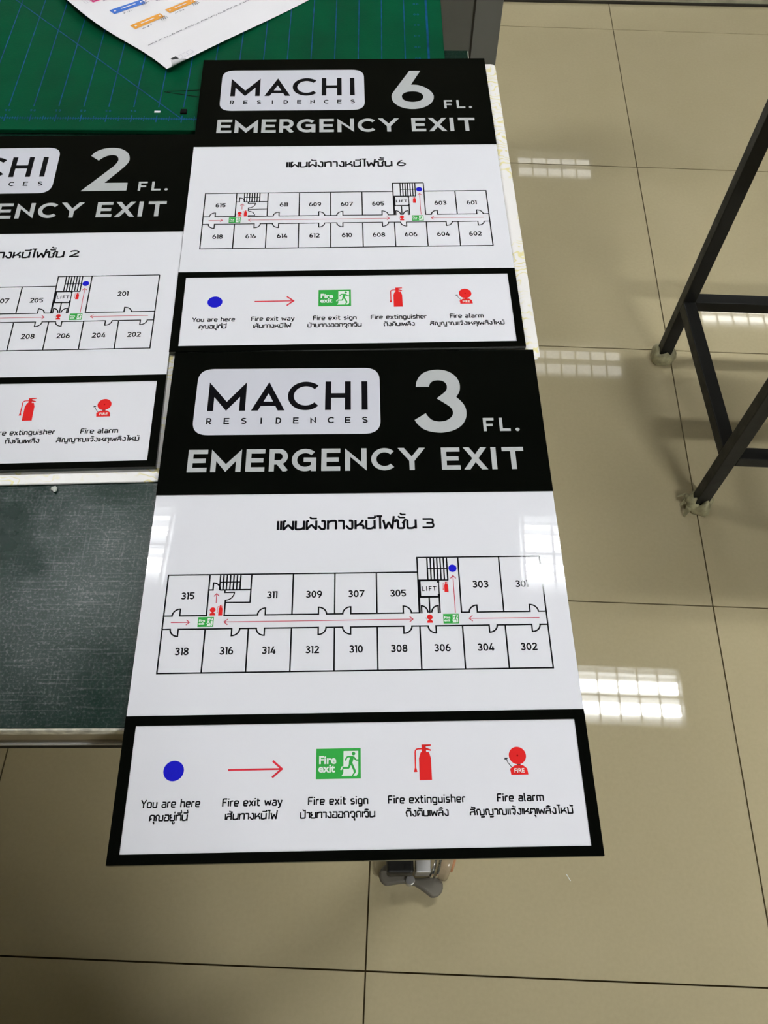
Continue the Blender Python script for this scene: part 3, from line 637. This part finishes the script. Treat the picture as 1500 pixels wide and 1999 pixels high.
def sign(fl, pose, z, tilt, label):
    root = thing('emergency_exit_sign', label, 'sign', (pose[0], pose[1], z), (tilt, 0, pose[2]), group='emergency exit signs laid out on the table')
    E = lambda name, m, b: b.build(name, m, root, scale=K)
    T1, T2 = 3.9, 4.5; zb = T2 + .06; zw = T1 + .06
    b = MB(); b.box(0, SW, 0, SL, 0, 3.2); b.build('acrylic_sheet', M['edge'], root, scale=K)
    b = MB(); b.box(.3, SW - .3, .3, SL - .3, 3.2, T1); E('white_face', M['white'], b)
    b = MB(); b.box(0, SW, 303.2, SL, T1 - .3, T2); hd = E('header_band', M['black'], b)
    b = MB(); b.box(0, SW, 98.4, 105.9, T1 - .3, T2); b.box(0, SW, 0, 7.0, T1 - .3, T2); b.box(0, 8.5, 7.0, 98.4, T1 - .3, T2); b.box(SW - 8.4, SW, 7.0, 98.4, T1 - .3, T2)
    lg = E('legend_frame', M['black'], b)
    b = MB(); b.poly(rounded([(110, 367), (199.6, 367), (199.6, 444.8), (25.3, 444.8), (25.3, 367), (110, 367)], 15, [i / 10 for i in range(11)])[:-1], zb)
    b.build('logo_plate', M['plate'], hd, scale=K)
    b = MB(); zl = zb + .05
    for c, a, e in (('M', 37.1, 72.6), ('A', 78.2, 109.6), ('C', 112.2, 140.3), ('H', 147.6, 171.9), ('I', 182.3, 187.6)): glyph(b, c, a, e, 394.5, 33.9, 5.6, zl)
    for i, c in enumerate('RESIDENCES'):
        a = 37.4 + 16.12 * i; wd = 5.2
        if c == 'I': a += 2.1; wd = 1.2
        glyph(b, c, a, a + wd, 379.3, 7.0, 1.3, zl)
    b.build('logo_lettering', M['ink'], hd, scale=K)
    b = MB()
    for c, a, e in (('E', 24.6, 42.2), ('M', 45.6, 72.8), ('E', 77, 94.1), ('R', 98.0, 116.2), ('G', 118.5, 140.6), ('E', 145.2, 162.3), ('N', 166.6, 186.2), ('C', 190.4, 212.6), ('Y', 214.6, 239.9), ('E', 254.2, 271.2), ('X', 274.2, 296.2), ('I', 299.4, 304.8), ('T', 309.9, 329.8)):
        glyph(b, c, a, e, 326.6, 24.2, 4.7, zb)
    glyph(b, 'F', 295.3, 305.4, 368.6, 15.2, 2.9, zb); glyph(b, 'L', 310.4, 320.6, 368.6, 15.2, 2.9, zb); glyph(b, '.', 325.0, 328.9, 368.4, 15, 3.9, zb)
    b.build('title_lettering', M['letter'], hd, scale=K)
    b = MB()
    fill_loops(b, [smooth(BIG[fl])] + ([smooth(HOLE6)] if fl == '6' else []), zb)
    b.build('floor_number', M['letter'], hd, scale=K)
    # floor plan
    face = [o for o in root.children if o.name.startswith('white_face')][0]
    b = MB(); thai(b, 'แผนผังทางหนีไฟชั้น', 108, 230.0, 266.9, 8.9, 2.0, zw)
    if fl == '3': ribbon(b, rounded([(234.4, 276.2), (243.2, 276.2), (243.2, 272.2), (237.6, 272.2)], 1.6), 1.8, zw); ribbon(b, rounded([(237.6, 272.2), (243.6, 272.2), (243.6, 267.9), (234, 267.9)], 1.9), 1.8, zw)
    else: glyph(b, fl, 234.0, 244.6, 266.9, 10.2, 1.9, zw)
    b.build('heading', M['ink'], face, scale=K)
    b = MB(); wl = 1.2; z_ = zw
    top2 = fl == '2'; raised = fl in '23'
    seg(b, [(XS[0], YL - .5), (XS[0], YB), (XS[9], YB), (XS[9], (YR if raised else YT))], wl, z_)
    seg(b, [(XS[0], YL), (XS[0], YT), (XS[6], YT)], wl, z_)
    if raised: seg(b, [(XS[9], YR), (XS[6], YR), (XS[6], YU)], wl, z_)
    else: seg(b, [(XS[7], YR), (XS[6], YR), (XS[6], YU)], wl, z_); seg(b, [(XS[7], YT), (XS[9] + .5, YT)], wl, z_)
    for i in (1, 3, 4, 5): seg(b, [(XS[i], YT), (XS[i], YU)], wl, z_)
    seg(b, [(XS[7], YR), (XS[7], YU)], wl, z_)
    if not top2: seg(b, [(XS[8], YR if raised else YT), (XS[8], YU)], wl, z_)
    for i in range(1, 9): seg(b, [(XS[i], YL), (XS[i], YB)], wl, z_)
    up = [(32.5, 26.3), (102.0, 95.7), (145.4, 152.0), (171.8, 165.3), (214.9, 221.5)]
    r_up = [(301.4, 308.7)] if top2 else [(275.7, 269.1), (319.1, 326.0)]
    for hx, ox in up + r_up: swing(b, hx, ox, YU, 1, wl, z_)
    gaps = [(min(a, c), max(a, c)) for a, c in up + r_up] + [(XS[1], 68.5), (XS[6], XS[7])]
    wall_line(b, XS[0], XS[9], YU, gaps, wl, z_)
    lo = [(32.5, 26.1), (75.6, 82.1), (102.0, 95.4), (145.5, 151.8), (171.7, 165.2), (214.8, 221.5), (241.1, 234.7), (284.4, 291.0), (319.2, 326.0)]
    for hx, ox in lo: swing(b, hx, ox, YL, -1, wl, z_)
    wall_line(b, XS[0], XS[9], YL, [(min(a, c), max(a, c)) for a, c in lo], wl, z_)
    # left stair
    for i in range(7): seg(b, [(63.0 + 2.82 * i, YT), (63.0 + 2.82 * i, 210.9)], wl, z_)
    seg(b, [(63, 218), (80, 218)], wl * .8, z_); seg(b, [(XS[1], 211), (57.6, 211)], wl, z_); swing(b, 57.7, 63.8, 211, 1, wl, z_, 6.3)
    seg(b, [(63.4, 210.9), (89, 210.9)], wl, z_); seg(b, [(67.6, 211), (67.6, 208.6), (76, 208.6)], wl, z_)
    seg(b, [(75.6, 208.6)] + [(68.4 + 7.2 * math.cos(t), 208.6 - 7.0 * math.sin(t)) for t in [i * math.pi / 16 for i in range(1, 9)]], wl * .8, z_)
    if fl == '6':
        seg(b, [(68.2, 201.9), (68.2, 196.6)], wl, z_); seg(b, [(68.2, 199.3), (89, 199.3)], wl * .8, z_)
        seg(b, [(68.4 + 7.0 * math.sin(t), 189.2 + 7.0 * math.cos(t)) for t in [i * math.pi / 16 for i in range(0, 9)]], wl * .8, z_)
        seg(b, [(68.2, 189.3), (75.8, 189.3)], wl, z_); seg(b, [(XS[2], YT), (XS[2], YU)], wl, z_)
    else:
        seg(b, [(68.6, 202), (68.6, YU)], wl, z_); seg(b, [(68.6, 199.4), (89, 199.4)], wl, z_); seg(b, [(XS[2], YT), (XS[2], 199)], wl, z_)
    # right stair, lift and shafts
    for i in range(7): seg(b, [(236.4 + 2.78 * i, YR), (236.4 + 2.78 * i, 217.4)], wl, z_)
    seg(b, [(236.4, 228.1), (253.2, 228.1)], wl * .8, z_); seg(b, [(228, 217.4), (253.6, 217.4)], wl, z_)
    seg(b, [(245.2, 217.3), (229.3, 217.3), (229.3, 202.2), (245.2, 202.2)], 1.7, z_); seg(b, [(245.2, 218), (245.2, YU)], wl * .7, z_)
    seg(b, [(244.9, 217.8), (244.9, 214.9)], 1.9, z_); seg(b, [(244.9, 201.6), (244.9, 204.8)], 1.9, z_)
    seg(b, [(228.5, 203), (228.5, YU - .5)], wl * 1.1, z_); seg(b, [(236.7, 202), (236.7, YU - .5)], wl, z_); seg(b, [(245.1, 203), (245.1, YU - .5)], wl, z_)
    swing(b, 230.0, 235.2, YU, 1, wl, z_); swing(b, 243.7, 238.2, YU, 1, wl, z_)
    b.build('floor_plan_lines', M['ink'], face, scale=K)
    b = MB(); yd = 157.6 - 3.1; ud = 205.9 - 3.1
    for c, t in ((37.4, '15'), (106.8, '11'), (141.3, '09'), (176.3, '07'), (211, '05')): number(b, fl + t, c, ud, 6.3, 1.12, z_, dw=4.0)
    if top2: number(b, '201', 297.5, 213.0 - 3.1, 6.3, 1.12, z_, dw=4.0)
    else:
        for c, t in ((280.1, '03'), (314.8, '01')): number(b, fl + t, c, (213.1 - 3.1) if raised else ud, 6.3, 1.12, z_, dw=4.0)
    for c, t in ((37.2, '18'), (72.6, '16'), (106.3, '14'), (141.0, '12'), (176.0, '10'), (210.5, '08'), (245.2, '06'), (280.1, '04'), (314.9, '02')): number(b, fl + t, c, yd, 6.3, 1.12, z_, dw=4.0)
    for c, a, e in (('L', 230.9, 233.3), ('I', 234.6, 235.4), ('F', 236.8, 239.2), ('T', 240.0, 243.2)): glyph(b, c, a, e, 207.6, 4.2, .75, z_)
    b.build('room_numbers', M['ink'], face, scale=K)
    b = MB(); z2 = z_ + .03
    arrow(b, (25.9, 182.4), (40.9, 182.4), .6, z2, 2.6); arrow(b, (69.0, 182.3), (222.6, 182.6), .6, z2, 2.8, True); arrow(b, (326.2, 182.4), (268.6, 182.6), .6, z2, 2.8)
    arrow(b, (61.2, 199.0), (61.0, 207.7), .6, z2, 2.5); arrow(b, (257.6, 187.8), (257.6, 221.4), .6, z2, 2.6)
    b.build('exit_route_arrows', M['pinkred'], face, scale=K)
    def icon(name, parent): 
        o = bpy.data.objects.new(name, None); COL.objects.link(o); o.parent = parent; return o
    for ex, ey in ((65.3, 188.0), (251.4, 206.4)): b = MB(); extinguisher(b, ex, ey, .357, z2); b.build('extinguisher_symbol', M['red'], face, scale=K)
    b = MB(); b.poly([(257.6 + 3.5 * math.cos(t), 228.2 + 3.5 * math.sin(t)) for t in [i * math.pi / 12 for i in range(24)]], z2); b.build('location_dot', M['blue'], face, scale=K)
    for cx, y0 in ((58.9, 188.1), (236.4, 179.2)): alarm(face, cx, y0, .355, z2, False)
    for x0 in (47.7, 247.4): exit_sign(face, x0, 178.3, .383, z2)
    # legend
    b = MB(); b.poly([(40.6 + 7.6 * math.cos(t), 64.4 + 7.5 * math.sin(t)) for t in [i * math.pi / 20 for i in range(40)]], zw); b.build('you_are_here_dot', M['blue'], lg, scale=K)
    b = MB(); arrow(b, (80.9, 64.4), (120.6, 64.5), 1.35, zw, 6.9); b.build('exit_way_arrow', M['redline'], lg, scale=K)
    exit_sign(lg, 146.0, 56.6, 1.0, zw)
    b = MB(); extinguisher(b, 227.4, 54.6, 1.0, zw); b.build('extinguisher_symbol', M['red'], lg, scale=K)
    alarm(lg, 297.0, 57.4, 1.0, zw, True)
    b = MB(); bo = .02
    for t, a, e in (('You are here', 19.6, 62.3), ('Fire exit way', 78.4, 121.9), ('Fire exit sign', 140.7, 184.6), ('Fire extinguisher', 199.0, 255.7), ('Fire alarm', 279.0, 313.4)): caption(b, t, a, e, 38.4, 5.6, 1.0, zw)
    for t, a, e in (('คุณอยู่ที่นี่', 26.6, 54.6), ('เส้นทางหนีไฟ', 81.0, 119.2), ('ป้ายทางออกฉุกเฉิน', 135.3, 190.0), ('ถังดับเพลิง', 211.8, 243.4), ('สัญญาณแจ้งเหตุเพลิงไหม้', 258.4, 334.4)): thai(b, t, a, e, 29.2, 4.2, 1.0, zw)
    b.build('captions', M['ink'], lg, scale=K)
    return root
sign('6', SX6, TT + .0025, TILT6, 'black and white emergency exit sign with large number 6, farthest on the right board')
sign('2', SX2, TT + .0025, 0, 'black and white emergency exit sign with large number 2, cut off at the left')
sign('3', SX3, TT + .0030, 0, 'black and white emergency exit sign with large number 3, overhanging the table front')

# ------------------------------------------------------------------ printed sheet of paper
CU, SU = .69051, .72332
pr = math.atan2(SU, CU)
pap = thing('paper_sheet', 'white printed sheet with coloured tags and a curled corner lying on the green mat', 'paper', (-.8865, -1.4448, MZ), (0, 0, pr))
PW, PH_ = .262, .300
def pz(u, v):
    z = .0007 + .0022 * (1 + math.sin(v * 38 + .6)) * math.exp(-max(u, 0) * 14) + .0012 * (1 + math.sin(u * 22 + v * 9))
    z += .006 * math.exp(-((u) ** 2 + (v - .15) ** 2) / .004)
    return z
def pedge(u, v):
    x = u - (.012 * math.exp(-((v - .16) / .07) ** 2)) * max(0, 1 - u / .06)
    return x
b = MB(); NU, NV = 52, 60; idx = {}
for i in range(NU + 1):
    for j in range(NV + 1):
        u, v = PW * i / NU, PH_ * j / NV
        z = pz(u, v); x, y = pedge(u, v), v
        q = (u + v)
        if q < .028 and u > .002:      # dog-eared corner folded back over the sheet
            pass
        idx[i, j] = len(b.v); b.v.append((x, y, z))
for i in range(NU):
    for j in range(NV):
        b.f.append((idx[i, j], idx[i + 1, j], idx[i + 1, j + 1], idx[i, j + 1]))
me = b.mesh('sheet', True); new_obj('sheet', me, M['paper'], pap)
# curled flap at the near corner
b = MB(); n, m_ = 10, 8
for i in range(n + 1):
    sft = i / n; r = .0052 * (1 - sft) ** .8 + .0008; u = .0035 + .027 * sft
    for j in range(m_ + 1):
        a = 2.5 * j / m_
        b.v.append((u + .004 * (j / m_) * (1 - sft), .0006 - r * math.sin(a) * .75 + (.0035 * max(0, j / m_ - .6) * (1 - sft)), pz(u, 0) + r * (1 - math.cos(a)) * .8))
for i in range(n):
    for j in range(m_): k = i * (m_ + 1) + j; b.f.append((k, k + m_ + 1, k + m_ + 2, k + 1))
tag(new_obj('curled_corner', b.mesh('curl', True), M['paper'], pap), 'curled corner showing its grey underside')
def quad(b, u0, v0, u1, v1, dz=.0004):
    N = max(1, int((u1 - u0) / .004))
    for i in range(N):
        a, c = u0 + (u1 - u0) * i / N, u0 + (u1 - u0) * (i + 1) / N
        b.poly([(pedge(a, v0), v0, pz(a, v0) + dz), (pedge(c, v0), v0, pz(c, v0) + dz), (pedge(c, v1), v1, pz(c, v1) + dz), (pedge(a, v1), v1, pz(a, v1) + dz)])
tags_ = [('orange', .0245, .095), ('orange', .078, .098), ('bluetag', .025, .136), ('bluetag', .078, .138), ('pink', .020, .174), ('pink', .075, .178), ('orange', .130, .100), ('bluetag', .130, .140)]
for c, u, v in tags_:
    b = MB(); quad(b, u, v, u + .043, v + .0105); o = b.build('printed_tag', M[c], pap); tag(o, {'orange': 'printed orange tag', 'bluetag': 'printed blue tag', 'pink': 'printed pink tag'}[c])
    b = MB()
    for du in (.004, .039):
        b.poly([(pedge(u + du, v) + .0016 * math.cos(t), v + .005 + .0016 * math.sin(t), pz(u + du, v + .005) + .0008) for t in [i * math.pi / 5 for i in range(10)]])
    quad(b, u + .012, v + .0045, u + .031, v + .0062, .0007)
    b.build('tag_holes', M['paper'], o)
b = MB(); rnd = random.Random(3)
def scribble(u0, u1, v, h, wd=.0006, dens=.0022):
    u = u0
    while u < u1:
        w_ = dens * rnd.uniform(.6, 1.2)
        p = [(u + w_ * a, v + h * c) for a, c in ((0, rnd.random()), (.3, rnd.random()), (.6, rnd.random()), (.9, rnd.random()))]
        z = pz(u, v) + .0005
        mbn = len(b.v); ribbon(b, p, wd, z); u += w_ * (1.0 if rnd.random() < .85 else 1.9)
for (c, u, v) in tags_:
    scribble(u + .004, u + .018, v - .0065, .0026)
for u0, u1 in ((.012, .034), (.037, .046), (.049, .052), (.055, .064), (.069, .083), (.086, .092), (.095, .104), (.108, .135), (.138, .156), (.160, .185), (.19, .215)): scribble(u0, u1, .053, .0028)
tag(b.build('printed_text', M['pencil'], pap), kind='stuff')
b = MB()
for (c, u, v) in tags_[:5]: 
    for q in range(3): ribbon(b, [(u + .033 + .003 * q, v - .009), (u + .036 + .003 * q, v - .001), (u + .039 + .002 * q, v - .008)], .0006, pz(u, v) + .0006)
b.build('handwriting', M['pencil'], pap)
b = MB()
for q in ([(.024, .0045), (.046, .0045), (.046, .0115), (.024, .0115), (.024, .0045)],): ribbon(b, q, .0005, pz(.03, .008) + .0006)
for uu in (.03, .038): ribbon(b, [(uu, .006), (uu, .010)], .0007, pz(.03, .008) + .0006)
for k in range(6): ribbon(b, [(.004 + .003 * k, .176), (.004 + .003 * k, .19)], .0004, pz(.01, .18) + .0006)
b.build('page_box', M['faint'], pap)
b = MB(); quad(b, .0155, .0045, .0235, .0125, .0007); b.build('dark_print_square', M['dgrey'], pap)

# ------------------------------------------------------------------ steel stand on the right
st = thing('steel_stand', 'black square-tube steel stand with cream-wrapped feet at the right edge', 'stand')
T = .0245; X0, X1 = -.006, .46; Y0, Y1 = -1.589, -1.224; zt = .74
XA = {Y1: -.020, Y0: .001}
for x, y in ((XA[Y1], Y1), (XA[Y0], Y0), (X1, Y1), (X1, Y0)):
    b = MB(); b.box(x - T / 2, x + T / 2, y - T / 2, y + T / 2, .004, zt); b.build('leg', M['steel'], st, bevel=.0015)
RZ = .170
for y in (Y0, Y1):
    b = MB(); b.box(XA[y] + T / 2, X1 - T / 2, y - T / 2, y + T / 2, RZ - T / 2, RZ + T / 2); b.build('stretcher', M['steel'], st, bevel=.0015)
    b = MB(); b.box(X0 + T / 2, X1 - T / 2, y - T / 2, y + T / 2, zt - T, zt); b.build('top_rail', M['steel'], st, bevel=.0015)
for x in (X0, X1):
    xa, xb = (XA[Y0], XA[Y1]) if x == X0 else (x, x)
    b = MB(); b.prism([(xa - T / 2, Y0 + T / 2), (xa + T / 2, Y0 + T / 2), (xb + T / 2, Y1 - T / 2), (xb - T / 2, Y1 - T / 2)], RZ - T / 2, RZ + T / 2); b.build('stretcher', M['steel'], st, bevel=.0015)
    b = MB(); b.box(x - T / 2, x + T / 2, Y0 + T / 2, Y1 - T / 2, zt - T, zt); b.build('top_rail', M['steel'], st, bevel=.0015)
b = MB(); b.box(X0 - .02, X1 + .02, Y0 - .02, Y1 + .02, zt, zt + .018); b.build('stand_top', M['wood'], st, bevel=.002)
def foot(x, y, sd, rag):
    rn = random.Random(sd); b = MB(); N, R_ = 26, 7; base = len(b.v)
    prof = [(.014, .032), (.019, .031), (.0235, .024), (.0255, .014), (.0245, .005), (.021, .0005), (.012, .0005)]
    ph = [rn.uniform(0, 6) for _ in range(6)]
    for k, (r, z) in enumerate(prof):
        for i in range(N):
            t = 2 * math.pi * i / N
            rr = r * (1 + rag * (math.sin(3 * t + ph[0] + k * .4) * .10 + math.sin(5 * t + ph[1] - k) * .07 + math.sin(9 * t + ph[2] + 2 * k) * .05) + rn.uniform(-.03, .03) * rag)
            if k == 6: rr = r
            b.v.append((x + rr * math.cos(t), y + rr * math.sin(t), max(.0005, z * (1 + rag * .22 * math.sin(4 * t + ph[3] + k)) )))
    for k in range(R_ - 1):
        for i in range(N): j = (i + 1) % N; b.f.append((base + k * N + j, base + k * N + i, base + (k + 1) * N + i, base + (k + 1) * N + j))
    o = b.build('foot_wrap', M['wrap'], st, smooth=True)
    if rag > 1.2:
        b = MB()
        for q in range(3):
            t = 2.5 + q * .55; L1 = .014 + rn.uniform(0, .008); a = Vector((x + .02 * math.cos(t), y + .02 * math.sin(t), .006 + .012 * rn.random())); e = Vector((x + (.02 + L1) * math.cos(t + .3), y + (.02 + L1) * math.sin(t + .3), .002 + .012 * rn.random()))
            n_ = Vector((-math.sin(t), math.cos(t), .2)) * .006; m_ = (a + e) / 2 + Vector((0, 0, .007))
            b.poly([a - n_, m_ - n_, m_ + n_, a + n_]); b.poly([m_ - n_, e - n_ * .4, e + n_ * .4, m_ + n_])
        b.build('torn_film', M['wrap'], o)
foot(XA[Y1], Y1, 1, .6); foot(XA[Y0], Y0, 5, 1.25); foot(X1, Y1, 3, 1.0); foot(X1, Y0, 4, 1.0)

# ------------------------------------------------------------------ the photographer, standing behind the camera (his shadow falls on the floor at lower left)
def skin_mesh(name, chains, m, parent, sub=2):
    """chains: list of [(x, y, z, r), ...] sharing their first point with an earlier joint when equal"""
    me = bpy.data.meshes.new(name); V = []; E = []; R_ = []; key = {}
    for ch in chains:
        prev = None
        for x, y, z, r in ch:
            k = (round(x, 4), round(y, 4), round(z, 4))
            if k not in key: key[k] = len(V); V.append((x, y, z)); R_.append(r)
            if prev is not None and prev != key[k]: E.append((prev, key[k]))
            prev = key[k]
    me.from_pydata(V, E, []); o = bpy.data.objects.new(name, me); COL.objects.link(o)
    md = o.modifiers.new('Skin', 'SKIN'); md.use_smooth_shade = True
    for i, sv in enumerate(me.skin_vertices[0].data): sv.radius = (R_[i], R_[i]); sv.use_root = (i == 0)
    ss = o.modifiers.new('Sub', 'SUBSURF'); ss.levels = sub; ss.render_levels = sub
    dg = bpy.context.evaluated_depsgraph_get(); dg.update()
    out = bpy.data.meshes.new_from_object(o.evaluated_get(dg)); bpy.data.objects.remove(o)
    return new_obj(name, out, m, parent)
PX, PY = -.66, -2.90
per = thing('person', 'person in dark shirt and trousers standing behind the table edge, holding up a phone', 'person', (PX, PY, 0))
hipz, shz = .86, 1.36
body = skin_mesh('body', [[(0, 0, hipz, .13), (0, .0, 1.02, .125), (0, .01, 1.2, .15), (0, .01, 1.33, .12), (0, .02, 1.42, .055), (0, .04, 1.48, .055), (0, .06, 1.56, .085), (0, .06, 1.64, .06)],
    [(0, 0, hipz, .13), (.10, 0, .80, .10), (.12, .01, .46, .065), (.13, -.02, .09, .042), (.13, .10, .035, .034), (.13, .17, .03, .026)],
    [(0, 0, hipz, .13), (-.10, 0, .80, .10), (-.12, .01, .46, .065), (-.13, -.02, .09, .042), (-.13, .10, .035, .034), (-.13, .17, .03, .026)],
    [(0, .01, 1.33, .12), (.17, .01, 1.34, .06), (.24, .06, 1.10, .045), (.135, .27, 1.22, .034), (.10, .33, 1.28, .026), (.092, .36, 1.31, .028)],
    [(0, .01, 1.33, .12), (-.17, .01, 1.34, .06), (-.20, .06, 1.10, .045), (-.03, .27, 1.22, .034), (.0, .33, 1.28, .026), (.008, .36, 1.31, .028)]], M['skin'], per)
skin_mesh('shirt', [[(0, 0, .90, .15), (0, .0, 1.02, .145), (0, .01, 1.2, .168), (0, .01, 1.33, .138), (0, .02, 1.40, .072)],
    [(0, .01, 1.33, .138), (.17, .01, 1.34, .076), (.22, .045, 1.17, .062)], [(0, .01, 1.33, .138), (-.17, .01, 1.34, .076), (-.188, .045, 1.17, .062)]], M['cloth'], per)
skin_mesh('trousers', [[(0, 0, hipz, .15), (.10, 0, .80, .12), (.12, .01, .46, .088), (.13, -.015, .12, .068)], [(0, 0, hipz, .15), (-.10, 0, .80, .12), (-.12, .01, .46, .088), (-.13, -.015, .12, .068)]], M['denim'], per)
skin_mesh('hair', [[(0, .02, 1.60, .075), (0, .045, 1.66, .072), (0, .075, 1.675, .05)]], M['hair'], per)
for sx, cx in ((1, .092), (-1, .008)):
    fg = []
    for k in range(4):
        a = (cx, .36, 1.31, .02); zf = 1.305 + .02 * k; ln = (.052, .06, .064, .056)[k]
        fg.append([a, (cx - sx * .006, .385, zf + .012, .0085), (cx - sx * .014, .40, zf + .02, .0075), (cx - sx * .024, .402, zf + .02, .0065)])
    fg.append([(cx, .36, 1.31, .02), (cx - sx * .012, .37, 1.335, .009), (cx - sx * .02, .375, 1.365, .008)])
    skin_mesh('hand', fg, M['skin'], per, 1)
b = MB(); b.box(-.037, .037, -.004, .004, -.078, .078)
o = b.build('mobile_phone', M['blackbit'], None, bevel=.003, loc=(-.600, -2.4770, 1.371), rot=(-1.047, 0, 0)); tag(o, 'black mobile phone held in both hands of the standing person', 'phone')

# ------------------------------------------------------------------ small scraps
b = MB(); rn = random.Random(9)
me = bpy.data.meshes.new('crumb'); bm = bmesh.new(); bmesh.ops.create_icosphere(bm, subdivisions=1, radius=.0035)
for v in bm.verts: v.co *= rn.uniform(.6, 1.25); v.co.z *= .6
bm.to_mesh(me); bm.free()
o = new_obj('plastic_scrap', me, M['scrap'], None, (-.888, -2.0498, TT + .0018)); tag(o, 'tiny pale plastic crumb on the dark green table surface below the sign marked 2', 'scrap')
b = MB(); b.prism([(-.0055, -.0004), (.0055, -.0007), (.006, .0004), (-.005, .0006)], 0, .0006)
o = b.build('plastic_sliver', M['signwhite'], None, loc=(-.2952, -2.2628, .0001), rot=(0, 0, -1.0)); tag(o, 'thin white plastic sliver on the floor tile right of the caster', 'scrap')
